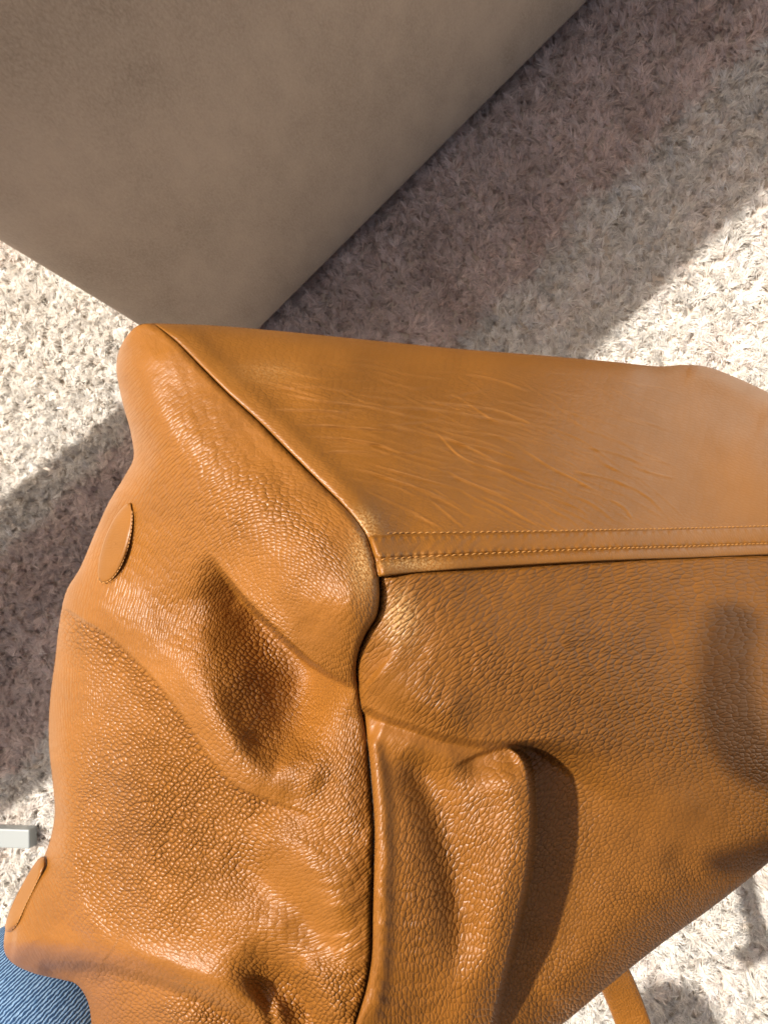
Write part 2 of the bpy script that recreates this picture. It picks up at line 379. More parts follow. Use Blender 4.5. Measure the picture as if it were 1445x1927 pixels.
DD, _, _ = pl_dist(X, Y, spline([(20, 1780), (240, 1800), (360, 1835), (470, 1880)], 30)); gr *= 1-.7*np.exp(-(DD/38)**2)
gr *= 1-.6*np.exp(-(((X-560)/80)**2+((Y-1650)/60)**2))
ang = math.radians(38); c_, s_ = math.cos(ang), math.sin(ang)
guv = np.stack([X*c_+Y*s_, -X*s_+Y*c_], -1)
gr *= .3+.7*sstep(0, 50, Do)
# on the lobe and along the seam the grain is drawn out round the hollow
rh = np.hypot((X-520)*1.15, (Y-1290)*.8); thh = np.arctan2((Y-1290)*.8, (X-520)*1.15)
thh = np.where(thh > 2.3, thh-2*np.pi, thh)
guv2 = np.stack([thh*260, rh], -1)
plat = np.exp(-((((X-300)/210)**2+((Y-1560)/270)**2))**2)
gmix = np.clip(1-1.3*plat, 0, 1)*(1-np.exp(-(((X-490)/95)**2+((Y-1270)/160)**2)))
gmix *= 1-sstep(1780, 1850, Y)
gmix = gmix*(1-lo_)
wear = 1.0*np.exp(-(((X-684)/26)**2+((Y-1060)/58)**2))
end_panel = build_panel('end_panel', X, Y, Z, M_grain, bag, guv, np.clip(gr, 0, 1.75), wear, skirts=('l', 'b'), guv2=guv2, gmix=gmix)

# ---- bottom panel
n_u, n_v = 560, 240
edge_l = S_top
X, Y = coons(T_out, np.stack([np.interp(np.linspace(0, 1, 600), np.linspace(0, 1, 600), Wl[:, k]) for k in range(2)], 1), edge_l, np.array([(1750., 890.), (1750., 1040.)]), n_u, n_v, uw=ease(n_u, .35)**1.15, vw=ease(n_v, .35))
a0 = np.array([[290, 608, 2.86], [1000, 667, 2.10], [1330, 690, 1.62], [1445, 738, 1.56], [1750, 890, 1.5], [700, 850, 2.95], [1000, 850, 2.48], [1300, 850, 2.00], [600, 760, 2.90], [1500, 900, 1.95], [520, 622, 2.62], [760, 645, 2.36]])
biz = rbf([tuple(r) for r in a0]+seam_iz[:6]+welt_iz)
izb = biz(X, Y)
h = np.zeros_like(X)
Dl, _, _ = pl_dist(X, Y, S_top[::6]); Dt, _, _ = pl_dist(X, Y, T_out[::6]); Dw, _, _ = pl_dist(X, Y, Wl[::6])
h += roll(Dl, 13, .003)+.0012*np.exp(-((Dl-28)/16)**2)
h -= .0022*np.exp(-((Dl-75)/45)**2)*sstep(620, 760, Y)
h += roll(Dt, 26, .012)
h += -.004*sstep(40, 56, Y-1003+0*X)*0
# broad sag of the base and its shallow waves
h -= .004*np.exp(-(((X-760)/160)**2+((Y-960)/60)**2))
h += ridge(X, Y, [(470, 700), (700, 740), (950, 800), (1100, 860)], .0012, 50, 50, .2, .2)
h += ridge(X, Y, [(1180, 700), (1300, 740), (1445, 800)], -.004, 40, 40, .2, .1)
h += ridge(X, Y, [(1290, 690), (1380, 735), (1500, 790)], .003, 18, 22, .1, .1)
sel_ = lambda m: m
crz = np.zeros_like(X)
# wrinkles: a fan of fine creases out of the lower left
def wr(pts, a=.00026, w=2.6):
    global h
    global crz
    A_ = np.asarray(pts, float); sl = (X > A_[:, 0].min()-12) & (X < A_[:, 0].max()+12) & (Y > A_[:, 1].min()-12) & (Y < A_[:, 1].max()+12)
    D_, _, t_q = pl_dist(X[sel_(sl)], Y[sel_(sl)], spline(pts, 20))
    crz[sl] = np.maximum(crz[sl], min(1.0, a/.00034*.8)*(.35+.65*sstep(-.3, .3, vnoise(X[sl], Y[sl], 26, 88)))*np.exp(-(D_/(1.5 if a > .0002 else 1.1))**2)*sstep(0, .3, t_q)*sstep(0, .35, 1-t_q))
    a *= 2.1
    h += ridge(X, Y, pts, a, w, w*1.5, .25, .3)
    h += ridge(X, Y, [(p[0]-1, p[1]+w*2.0) for p in pts], -a*.7, w*1.5, w*1.8, .25, .3)
main = [
 [(400, 690), (480, 690), (560, 702), (620, 705)], [(430, 708), (520, 722), (620, 750), (700, 760), (780, 768)],
 [(520, 735), (600, 752), (690, 764), (790, 785), (830, 785)], [(500, 770), (600, 771), (690, 780)], [(540, 798), (620, 800), (700, 806), (760, 815)],
 [(560, 820), (640, 824), (700, 832), (760, 852), (830, 870), (880, 880)], [(600, 850), (660, 848), (720, 850)], [(640, 878), (690, 885), (740, 902), (800, 922), (860, 948), (890, 955)],
 [(690, 870), (760, 890), (830, 910), (870, 920)], [(700, 790), (800, 815), (900, 840), (960, 850)], [(720, 762), (820, 770), (900, 782), (990, 798), (1060, 805)],
 [(760, 750), (860, 760), (940, 772), (1010, 800), (1080, 820)], [(800, 790), (830, 820), (870, 860), (940, 885), (1000, 910), (1050, 925), (1110, 950)],
 [(860, 810), (930, 818), (980, 828)], [(960, 830), (1000, 855), (1040, 880), (1090, 905), (1150, 938)], [(830, 880), (880, 905), (940, 930), (980, 950)],
 [(880, 850), (950, 875), (1010, 890)], [(900, 930), (950, 952), (990, 975)], [(1040, 880), (1100, 890), (1160, 905), (1220, 935), (1260, 975)], [(1180, 872), (1230, 890), (1280, 902)],
 [(1060, 925), (1110, 945), (1160, 980)], [(1140, 935), (1175, 955), (1195, 985)], [(1090, 840), (1150, 850), (1230, 880)],
 [(620, 900), (680, 918), (740, 945)], [(770, 800), (860, 830), (960, 880)], [(860, 700), (930, 712), (1010, 740)]]
for i_, pts in enumerate(main): i_ == 23 or wr(pts, .00014 if i_ in (0, 1, 26) else .00034, 2.1)
for k in range(300):
    x0 = rng.uniform(470, 1180); f = (x0-400)/900
    y0 = rng.uniform(max(655+f*60, 0), 965)
    if pl_dist(np.array([x0]), np.array([y0]), S_top[::10])[0][0] < 35 or x0 > 1250: continue
    if (x0-290)/430*430+610-60 < y0-500 and x0 < 700: pass
    L = rng.uniform(50, 190); an = math.radians(2+f*26+rng.normal(0, 7)+max(0, (y0-850))*.08)
    pts = []; px, py = x0, y0
    for q in range(4):
        pts.append((px, py)); px += L/3*math.cos(an); py += L/3*math.sin(an); an += math.radians(rng.normal(2, 6))
    wr(pts, rng.uniform(.00004, .00019), rng.uniform(1.5, 2.3))
h += .45*undul(X, Y, 1.0, 20)
Zb = 1/izb-h
gr = .26+.14*vnoise(X, Y, 90, 31)
guv = np.stack([X*.97+Y*.26, -X*.26+Y*.97], -1)
wear = .9*np.exp(-(((X-685)/26)**2+((Y-985)/26)**2))+.25*np.exp(-(((X-500)/60)**2+((Y-700)/20)**2))
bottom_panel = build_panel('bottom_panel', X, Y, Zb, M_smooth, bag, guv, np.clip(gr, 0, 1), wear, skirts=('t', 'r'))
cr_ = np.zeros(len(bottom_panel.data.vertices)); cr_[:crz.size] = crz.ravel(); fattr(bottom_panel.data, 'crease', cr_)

# ---- stitched strip along the base edge
def base_depth(X, Y):
    Dl, _, _ = pl_dist(X, Y, S_top[::6])
    return 1/biz(X, Y)+.0022*np.exp(-((Dl-75)/45)**2)*sstep(620, 760, Y)+.004*np.exp(-(((X-760)/160)**2+((Y-960)/60)**2))-roll(Dl, 13, .003)
lft = spline([(690, 1003), (697, 1030), (705, 1060), (713, 1087)], 30)
Wl2 = Wl.copy(); Wl2[:, 1] += 2
Xs, Ys = coons(St, Wl2, lft, np.array([(1750., 985.), (1750., 1042.)]), 620, 46)
tv = np.linspace(0, 1, 46)[:, None]+0*Xs
fold = .62                                                       # second stitch row
hs = -.0008*np.exp(-((tv-.035)/.04)**2)+.0014*sstep(0.02, .12, tv)+.0014*np.sin(np.clip(tv/fold, 0, 1)*np.pi)
hs -= .0016*np.exp(-((tv-fold)/.05)**2)
hs += .0003*np.cos(Xs/16.*2*np.pi+vnoise(Xs, Ys, 30, 9))*(np.exp(-((tv-fold-.07)/.05)**2)+np.exp(-((tv-fold+.08)/.06)**2)+np.exp(-((tv-.14)/.06)**2))
hs += .0030*np.sqrt(np.clip(1-((tv-.81)/.19)**2, 0, 1))*(tv > fold)
hs -= .006*sstep(.965, 1.0, tv)
hs += .00022*vnoise(Xs+Ys*.9, Ys*.25, 12, 5)*np.sin(np.clip(tv/fold, 0, 1)*np.pi)+.00025*vnoise(Xs, Ys, 50, 6)
Dls, _, _ = pl_dist(Xs, Ys, np.vstack([S_top[-120:], S_low[:30]])[::3]); hs += roll(Dls, 14, .004)
Zs = base_depth(Xs, Ys)-hs
guv = np.stack([Xs*.5+Ys, Xs-Ys*.5], -1)
wear = .9*np.exp(-(((Xs-770)/60)**2+((Ys-1060)/14)**2))
strip = build_panel('edge_strip', Xs, Ys, Zs, M_smooth, bag, guv, .22+0*Xs, wear, skirts=('b',))

# ---- front panel
n_u, n_v = 520, 420
X, Y = coons(Wl, F_out, S_low, np.array([(1750., 1040.), (1750., 1200.), (1750., 1360.)]), n_u, n_v, uw=ease(n_u, .4)**1.1, vw=ease(n_v, .3))
fiz = rbf(welt_iz+seam_iz[5:]+[(900, 1230, 3.12), (1150, 1230, 2.74), (1445, 1250, 2.34), (800, 1260, 3.24), (1000, 1350, 2.98), (900, 1500, 2.98), (1000, 1650, 2.84), (880, 1800, 2.93), (1200, 1550, 2.58), (1445, 1500, 2.26), (1445, 1625, 2.22), (1250, 1770, 2.36), (1060, 1927, 2.52), (900, 2045, 2.56), (1750, 1360, 1.8), (1600, 1450, 2.0)])
h = np.zeros_like(X)
# upper bulge below the welt, rolling in at the corner
h += ridge(X, Y, [(740, 1180), (860, 1200), (1000, 1230), (1150, 1260), (1300, 1290)], .006, 80, 70, .35, .3)
h += ridge(X, Y, [(700, 1270), (740, 1300), (820, 1330), (900, 1350)], .005, 45, 34, .05, .3)
# fold under the bulge
h += lip(X, Y, [(676, 1330), (720, 1352), (770, 1368), (830, 1388), (880, 1398), (950, 1404), (1000, 1405), (1080, 1414), (1170, 1434), (1260, 1475)], .0075, 9, 120, side=1, t0=.03, t1=.75)
h += ridge(X, Y, [(700, 1370), (760, 1400), (830, 1425), (890, 1440)], .0035, 24, 30, .1, .3)
h += lip(X, Y, [(845, 1448), (880, 1430), (925, 1412), (975, 1400)], .006, 4, 36, side=1, t0=.4, t1=.15)
# rolled ridge that follows the lower seam
h += ridge(X, Y, [(700, 1380), (716, 1460), (724, 1560), (725, 1660), (722, 1760), (716, 1860), (690, 1960)], .0030, 15, 20, .05, .15)
# trough
h += ridge(X, Y, [(760, 1405), (805, 1480), (835, 1570), (855, 1660), (870, 1760), (865, 1860)], -.0085, 42, 38, .15, .25)
# big lobe, falls off to the right
h += ridge(X, Y, [(955, 1420), (975, 1490), (978, 1590), (955, 1690), (925, 1800), (890, 1920), (850, 2040)], .010, 75, 60, .1, .05)
h += lip(X, Y, [(925, 1399), (962, 1405), (986, 1424), (998, 1462), (1003, 1530), (1000, 1600), (988, 1680), (968, 1770), (948, 1850), (925, 1950), (900, 2080)], .040, 7, 175, side=-1, t0=.10, t1=.45)*np.where(X < 1000, sstep(1392, 1412, Y), np.clip(sstep(-1, 1, (Y-1402-(X-1000)*.30)/(10+np.maximum(X-1000, 0)*.42)), 0, 1))
h += ridge(X, Y, [(1020, 1420), (1100, 1440), (1220, 1480), (1330, 1550)], .003, 30, 45, .2, .2)
h += ridge(X, Y, [(1040, 1900), (1150, 1760), (1300, 1640)], .004, 70, 60, .1, .2)
h += ridge(X, Y, [(1240, 1610), (1340, 1640), (1445, 1640)], -.003, 26, 26, .2, .1)
for k in range(16):
    y0 = 1640+k*20+rng.uniform(-6, 6)
    h += ridge(X, Y, [(705, y0), (740, y0+14), (790, y0+12), (850, y0-14)], rng.choice([-1, 1])*.00045, 6, 7, .1, .4)
D, s, t = pl_dist(X, Y, S_low[::6]); h += roll(D, 15, .0045)+roll(D, 75, .006)*sstep(1060, 1110, Y)*sstep(1400, 1320, Y)
D2, s, t = pl_dist(X, Y, Wl[::6]); h += roll(D2, 14, .005)
D3, s, t = pl_dist(X, Y, F_out[::6]); h += roll(D3, 80, .022)
h += undul(X, Y, 1.0, 40)
Zf = 1/fiz(X, Y)-h
gr = .62+.2*vnoise(X, Y, 120, 51)
gr = np.maximum(gr, .95*np.exp(-(((X-1120)/230)**2+((Y-1220)/110)**2)))
gr = np.maximum(gr, .95*np.exp(-(((X-830)/60)**2+((Y-1640)/180)**2)))
gr *= 1-.75*np.exp(-(((X-735)/50)**2+((Y-1300)/90)**2))
gr *= 1-.7*np.exp(-(((X-1300)/130)**2+((Y-1540)/90)**2))
gr *= 1-.75*np.exp(-((D-26)/24)**2)*sstep(1330, 1400, Y)
DD, _, _ = pl_dist(X, Y, spline([(700, 1370), (800, 1400), (900, 1425)], 20)); gr *= 1-.75*np.exp(-(DD/28)**2)
cx, cy = 1400., 1870.
r = np.hypot(X-cx, Y-cy); th = np.arctan2(Y-cy, X-cx)
guv = np.stack([np.unwrap(np.where(th < 0, th+2*np.pi, th), axis=1)*520, r], -1)
wear = 1.0*np.exp(-(((X-752)/30)**2+((Y-1160)/44)**2))
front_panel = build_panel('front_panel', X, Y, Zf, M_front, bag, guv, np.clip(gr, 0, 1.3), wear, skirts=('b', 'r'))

# ---- stitches, each one a short bowed thread
m_thr, t_, p_ = new_mat('waxed_thread'); p_.inputs['Base Color'].default_value = (0.40, 0.19, 0.05, 1); p_.inputs['Roughness'].default_value = .45
def stitch_mesh(L=.0029, r=.00036):
    n, k = 7, 6; V = []
    for i in range(n):
        u = i/(n-1); rr = r*math.sin(math.pi*min(max(u, .04), .96))**.45; z = r*.9*math.sin(math.pi*u)-r*.45
        for j in range(k):
            a = 2*math.pi*j/k; V.append(((u-.5)*L, rr*math.cos(a), z+rr*math.sin(a)))
    Fs = [(i*k+j, i*k+(j+1) % k, (i+1)*k+(j+1) % k, (i+1)*k+j) for i in range(n-1) for j in range(k)]
    return mesh_np('stitch', np.array(V), [np.array(Fs)])
sm = stitch_mesh(); sm.materials.append(m_thr)
def tri_normal(f, x, y, e=2.0):
    p = W(x, y, f(x, y)); px = W(x+e, y, f(x+e, y)); py = W(x, y+e, f(x, y+e))
    n = np.cross(px-p, py-p); n /= np.linalg.norm(n)
    if np.dot(n, CAM-p) < 0: n = -n
    return p, n
from mathutils import Quaternion
def grid_lookup(X, Y, Z):
    def f(x, y):
        i = np.argmin((X-x)**2+(Y-y)**2); return Z.ravel()[i]
    return f
zstrip = grid_lookup(Xs, Ys, Zs)
def place_stitch(p, q, n, parent, mesh=sm):
    tx = q-p; tx /= np.linalg.norm(tx); ny = np.cross(n, tx); ny /= np.linalg.norm(ny); nz = np.cross(tx, ny)
    o = bpy.data.objects.new('stitch', mesh); COL.objects.link(o)
    c = (p+q)/2
    mw = Matrix(((tx[0], ny[0], nz[0], c[0]), (tx[1], ny[1], nz[1], c[1]), (tx[2], ny[2], nz[2], c[2]), (0, 0, 0, 1)))
    o.parent = parent; o.matrix_parent_inverse = parent.matrix_world.inverted() if False else Matrix.Identity(4)
    o.matrix_basis = (Matrix.Translation(bag.location) @ Matrix.Identity(4)).inverted() @ Matrix.Identity(4) @ mw if False else mw
    return o
bpy.context.view_layer.update()
def row(tpos, x_end=1500):
    """thread holes every 3.6 mm along the strip at cross position tpos"""
    k = int(round(tpos*45)); xs, ys, zs = Xs[k], Ys[k], Zs[k]
    Pw = W(xs, ys, zs); s = np.concatenate([[0], np.cumsum(np.linalg.norm(np.diff(Pw, axis=0), axis=1))])
    k2 = min(k+3, 45); Pn = W(Xs[k2], Ys[k2], Zs[k2]); k1 = max(k-3, 0); Pm = W(Xs[k1], Ys[k1], Zs[k1])
    pos = .0028
    while True:
        a, b = pos, pos+.0027
        if np.interp(b, s, xs) > x_end: break
        pa = np.array([np.interp(a, s, Pw[:, j]) for j in range(3)]); pb = np.array([np.interp(b, s, Pw[:, j]) for j in range(3)])
        i = int(np.interp((a+b)/2, s, np.arange(len(s))))
        n = np.cross(pb-pa, Pn[i]-Pm[i]); n /= np.linalg.norm(n)
        if np.dot(n, CAM-pa) < 0: n = -n
        tilt = (Pn[i]-Pm[i]); tilt /= np.linalg.norm(tilt)
        o = place_stitch(pa+n*.0003+tilt*.00018, pb+n*.0003-tilt*.00018, n, strip)
        pos += .0036+rng.uniform(-.0003, .0003)
strip_loc = Matrix.Translation(bag.location)
row(.035); row(.62)
for o in [o for o in COL.objects if o.name.startswith('stitch')]:
    o.matrix_parent_inverse = strip.matrix_world.inverted()

# ---- oval tabs sewn to the end panel
ztab = None
EX, EY, EZ = None, None, None
def panel_depth(ob_iz): pass
co = np.empty(len(end_panel.data.vertices)*3, np.float32); end_panel.data.vertices.foreach_get('co', co); co = co.reshape(-1, 3)[:640*330]
cc = (co-CAM)@M; ex = cc[:, 0]/cc[:, 2]*F+CX; ey = cc[:, 1]/cc[:, 2]*F+CY; ez = cc[:, 2]
def near_depth(x, y, k=12):
    i = np.argsort((ex-x)**2+(ey-y)**2)[:k]; return ez[i].mean()
def tab(outline, thick, lift):
    """outline = closed list of picture points; laid on the panel with a domed top"""
    o = spline(outline+[outline[0]], 49)[:-1]; c = o.mean(0); V = []; n = len(o); G = []
    rings = [(1.0, -.002), (1.0, .35), (.97, .75), (.90, 1.0), (.6, 1.05), (.3, 1.08), (.02, 1.08)]
    dep = np.array([near_depth(*p) for p in o]); dc = dep.mean()
    A = np.column_stack([o, np.ones(n)]); co_, *_ = np.linalg.lstsq(A, 1/dep, rcond=None)
    for f, hh in rings:
        p = c+(o-c)*f; base = 1/(np.column_stack([p, np.ones(n)])@co_)
        base = base if f < .95 else .5*base+.5*dep
        V.append(W(p[:, 0], p[:, 1], base-thick*hh-lift))
        G.append(p)
    V = np.vstack(V); Fs = []
    for i in range(len(rings)-1):
        a = np.arange(n)+i*n; b = np.roll(np.arange(n), -1)+i*n
        Fs.append(np.stack([a, a+n, b+n, b], -1))
    me = mesh_np('oval_tab', V, [np.vstack(Fs)])
    G = np.vstack(G); vattr(me, 'guv', np.column_stack([G, np.zeros(len(G))])); fattr(me, 'grain', .1+0*G[:, 0]); fattr(me, 'wear', 0*G[:, 0]); fattr(me, 'gmix', 0*G[:, 0])
    ob = link_mesh('oval_tab', me, M_smooth, bag)
    return ob, o, dep
def tab_stitch(ob, o, dep, rng_ids, thick):
    V = []; Fs = []; k = 6
    for a, b in rng_ids:
        pa = W(o[a, 0], o[a, 1], dep[a]-thick*.9); pb = W(o[b, 0], o[b, 1], dep[b]-thick*.9)
        pts = [pa*(1-t)+pb*t for t in (.12, .3, .7, .88)]; d = unit(pb-pa); u = unit(CAM-pa); s = unit(np.cross(d, u)); u = np.cross(s, d)
        base = len(V)
        for q, p in enumerate(pts):
            rr = .00022 if q in (1, 2) else .00010
            for j in range(k): V.append(p+rr*(math.cos(j*math.pi/3)*s+math.sin(j*math.pi/3)*u))
        for i in range(3):
            for j in range(k): Fs.append((base+i*k+j, base+i*k+(j+1) % k, base+(i+1)*k+(j+1) % k, base+(i+1)*k+j))
    me = mesh_np('stitching', np.array(V), [np.array(Fs)]); s_ = link_mesh('stitching', me, m_thr); s_.parent = ob; s_.matrix_parent_inverse = ob.matrix_world.inverted(); s_['kind'] = 'stuff'
tA = [(246, 946), (249, 965), (247, 1000), (238, 1040), (222, 1075), (203, 1095), (188, 1096), (184, 1080), (188, 1045), (200, 1005), (220, 968), (236, 950)]
tB = [(84, 1612), (86, 1625), (72, 1655), (50, 1700), (28, 1745), (14, 1756), (10, 1745), (20, 1710), (42, 1665), (64, 1628), (76, 1614)]
for T_, th in ((tA, .0036), (tB, .0036)):
    ob, o, dep = tab(T_, th, .0002)
    bpy.context.view_layer.update()
    tab_stitch(ob, o, dep, [(i, i+1) for i in range(2, 26)], th)

# ---- handle strap hanging under the bag
def ribbon(name, path, width, thick, mat, parent, sidev=None):
    """path: world points (n,3); rounded flat band with stitched-looking raised edge"""
    P = spline(path, 90); T = np.gradient(P, axis=0); T /= np.linalg.norm(T, axis=1)[:, None]
    prof = [(-1, 0), (-.97, .5), (-.9, .85), (-.6, 1), (0, 1.08), (.6, 1), (.9, .85), (.97, .5), (1, 0), (.97, -.5), (.9, -.85), (0, -1), (-.9, -.85), (-.97, -.5)]
    V = []; G = []
    s = np.concatenate([[0], np.cumsum(np.linalg.norm(np.diff(P, axis=0), axis=1))])
    for i in range(len(P)):
        u = unit(CAM-P[i]+np.array(sidev if sidev is not None else (0, 0, 0))); sd = unit(np.cross(T[i], u)); up = np.cross(sd, T[i])
        for a, b in prof:
            V.append(P[i]+sd*a*width/2+up*b*thick/2); G.append((s[i]*4000, a*width*2000, 0))
    k = len(prof); Fs = [(i*k+j, i*k+(j+1) % k, (i+1)*k+(j+1) % k, (i+1)*k+j) for i in range(len(P)-1) for j in range(k)]
    me = mesh_np(name, np.array(V), [np.array(Fs)])
    vattr(me, 'guv', np.array(G)); vattr(me, 'guv2', np.array(G)); fattr(me, 'gmix', np.zeros(len(V))); fattr(me, 'grain', np.full(len(V), .3)); fattr(me, 'wear', np.zeros(len(V)))
    return link_mesh(name, me, mat, parent)
ribbon('handle', [W(1050, 1700, .46), W(1120, 1780, .50), W(1160, 1850, .52), W(1190, 1925, .53), W(1215, 2010, .53), W(1200, 2120, .50), W(1100, 2230, .47)], .0235, .005, M_grain, bag)

# ------------------------------------------------------------------ sofa
c0 = plane_hit(387, 713); c1 = plane_hit(1100, 0)
wdir = unit((c1-c0)*[1, 1, 0]); wn = np.cross([0, 0, 1], wdir)
if np.dot(wn, CAM-c0) < 0: wn = -wn                    # towards the camera side
SOFA_H = .83
m_sofa, t_, p_ = new_mat('taupe_suede'); N = NT(t_)
tc = N.n('ShaderNodeTexCoord').outputs['Object']
nap = N.noise(N.vmul(tc, (1, 1, .45)), 620, 2, .6)
mot = N.noise(tc, 6, 3, .5); mot2 = N.noise(N.vmul(tc, (1, 1, .5)), 26, 5, .6)
colr = N.mix(N.ramp(N.math('MULTIPLY', N.math('ADD', mot, mot2), .5), [(.36, (0, 0, 0)), (.64, (1, 1, 1))]), (0.300, 0.245, 0.190), (0.440, 0.362, 0.285))
colr = N.mix(N.ramp(nap, [(.30, (0, 0, 0)), (.95, (1, 1, 1))]), colr, (0.48, 0.40, 0.32))
t_.links.new(colr, p_.inputs['Base Color']); p_.inputs['Roughness'].default_value = .95
p_.inputs['Sheen Weight'].default_value = .08; p_.inputs['Sheen Roughness'].default_value = .5; p_.inputs['Specular IOR Level'].default_value = .15
bp = N.n('ShaderNodeBump', ins={'Height': N.math('ADD', nap, N.math('MULTIPLY', mot2, 1.5)), 'Distance': .0010, 'Strength': .7}); t_.links.new(bp.outputs[0], p_.inputs['Normal'])
def rounded_rect(x0, x1, y0, y1, r, n=10):
    P = []
    for cx_, cy_, a0 in ((x1-r, y1-r, 0), (x0+r, y1-r, 90), (x0+r, y0+r, 180), (x1-r, y0+r, 270)):
        for k in range(n+1):
            a = math.radians(a0+90*k/n); P.append((cx_+r*math.cos(a), cy_+r*math.sin(a)))
    return np.array(P)
sofa = empty('sofa', c0)
tag(sofa, 'taupe suede covered sofa arm standing on the cream rug beyond the handbag', 'sofa')
rr = rounded_rect(0, 1.7, -.9, 0, .035, 10)            # s along the wall, t depth (0 = visible face)
prof = [(0.0, -.030), (0.012, -.018), (.03, -.006), (.05, .008), (.08, .020), (.13, .030), (.2, .036), (.30, .034), (.46, .02), (SOFA_H-.06, -.002), (SOFA_H-.03, -.008), (SOFA_H-.010, -.022), (SOFA_H, -.045)]
zz = np.linspace(0, SOFA_H, 120); off = -.030+.036*np.sin(np.pi/2*np.clip(zz/.05, 0, 1))-.005*sstep(.3, .9, zz)-.05*sstep(SOFA_H-.04, SOFA_H, zz)
V = []; nper = None
for z_, o_ in zip(zz, off):
    q = rounded_rect(-o_*.35-.004, 1.7+o_, -.9-o_, o_, .05, 12)
    nper = len(q)
    pts = []
    for s_, t2 in q:
        w_ = .0025*math.sin(s_*9+z_*7)*math.sin(z_*11+1)*(1 if -o_ < 1 else 0)
        pts.append(c0+wdir*(s_+.018)+wn*(t2+w_+.018)+np.array([0, 0, z_+.004]))
    V += pts
V = np.array(V); nz_ = len(zz)
Fs = [(i*nper+j, i*nper+(j+1) % nper, (i+1)*nper+(j+1) % nper, (i+1)*nper+j) for i in range(nz_-1) for j in range(nper)]
me = mesh_np('arm_cover', V, [np.array(Fs), np.arange((nz_-1)*nper, nz_*nper)[None]])
link_mesh('arm_cover', me, m_sofa, sofa)

# ------------------------------------------------------------------ floor and rug
m_floor, t_, p_ = new_mat('floor_boards'); N = NT(t_)
tc = N.n('ShaderNodeTexCoord').outputs['Object']
t_.links.new(N.ramp(N.noise(N.vmul(tc, (3, 40, 1)), 1, 5, .6), [(.3, (.30, .24, .17)), (.7, (.45, .38, .29))]), p_.inputs['Base Color']); p_.inputs['Roughness'].default_value = .5
S = 8
me = mesh_np('floor', np.array([(-S, -S, -.006), (S, -S, -.006), (S, S, -.006), (-S, S, -.006)]), [np.array([[0, 1, 2, 3]])], False)
tag(link_mesh('floor', me, m_floor), kind='structure')

rug = empty('rug', plane_hit(722, 963)*[1, 1, 0])
tag(rug, 'shaggy cream rug with a mauve band running along the sofa', 'rug')
m_pile, t_, p_ = new_mat('rug_yarn'); N = NT(t_)
ca = N.n('ShaderNodeAttribute', attribute_name='ycol').outputs['Color']
t_.links.new(ca, p_.inputs['Base Color']); p_.inputs['Roughness'].default_value = .9; p_.inputs['Specular IOR Level'].default_value = .15
p_.inputs['Sheen Weight'].default_value = .1
tr = N.n('ShaderNodeBsdfTranslucent'); t_.links.new(ca, tr.inputs[0]); mx = N.n('ShaderNodeMixShader'); mx.inputs[0].default_value = .22
t_.links.new(p_.outputs[0], mx.inputs[1]); t_.links.new(tr.outputs[0], mx.inputs[2]); t_.links.new(mx.outputs[0], t_.nodes['Material Output'].inputs['Surface'])
me = mesh_np('backing', np.array([(-1.2, -1.3, 0), (1.2, -1.3, 0), (1.2, 1.4, 0), (-1.2, 1.4, 0)]), [np.array([[0, 1, 2, 3]])], False)
m_back, tb_, pb_ = new_mat('rug_backing'); pb_.inputs['Base Color'].default_value = (.55, .48, .41, 1); pb_.inputs['Roughness'].default_value = 1
link_mesh('backing', me, m_back, rug)
# scatter of yarn roots over the part of the rug round the view
corners = np.array([plane_hit(x, y)[:2] for x, y in ((-220, -260), (1700, -260), (1700, 2200), (-220, 2200))])
lo, hi = corners.min(0), corners.max(0)
sp = .0060
gx, gy = np.meshgrid(np.arange(lo[0], hi[0], sp), np.arange(lo[1], hi[1], sp)); gx = gx.ravel(); gy = gy.ravel()
gx = gx+rng.uniform(-.4, .4, gx.shape)*sp; gy = gy+rng.uniform(-.4, .4, gy.shape)*sp
Pf = np.column_stack([gx, gy, 0*gx]); cc = (Pf-CAM)@M; ix = cc[:, 0]/cc[:, 2]*F+CX; iy = cc[:, 1]/cc[:, 2]*F+CY
keep = (ix > -90) & (ix < 1540) & (iy > -100) & (iy < 2010)
sd_ = (Pf-c0)@wdir; td_ = (Pf-c0)@wn
under = (sd_ > .045) & (td_ < -.04)
hid = (ix > 300) & (ix < 1250) & (iy > 740) & (iy < 1720)
keep &= ~under & (~hid | (rng.random(len(gx)) < .22))
Pf = Pf[keep]; sd_ = sd_[keep]; td_ = td_[keep]; ix = ix[keep]; iy = iy[keep]; n = len(Pf)
edge = .212+.014*vnoise(sd_*1000, td_*1000, 60, 91)+.008*vnoise(sd_*1000, td_*1000, 18, 92)
mauve = 1-sstep(-.012, .012, td_-edge)
mauve *= sstep(-.03, .03, sd_+.12) if False else 1
mauve *= sstep(-.012, .012, td_+.02-0*.1+.012*vnoise(sd_*1000, td_*1000, 50, 93))*(sd_ < .0)+1*(sd_ >= .0)
patch = vnoise(sd_*1000, td_*1000, 55, 94)*.5+vnoise(sd_*1000, td_*1000, 22, 95)*.5
cream = np.array([.70, .655, .59]); white = np.array([.84, .81, .76]); mv = np.array([.60, .475, .425]); mv2 = np.array([.80, .695, .63])
jit = rng.uniform(0, 1, n)
cA = cream*(1-jit[:, None])+white*jit[:, None]
fm = np.clip(.5+.6*patch+.25*(jit-.5), 0, 1)[:, None]
cB = mv*(1-fm)+mv2*fm; cA *= (1+.07*patch)[:, None]
ycol = cA*(1-mauve[:, None])+cB*mauve[:, None]
ycol *= (1+.10*rng.normal(0, 1, n))[:, None].clip(.75, 1.2)
ycol[:, 0] *= 1+.03*(patch > .3)
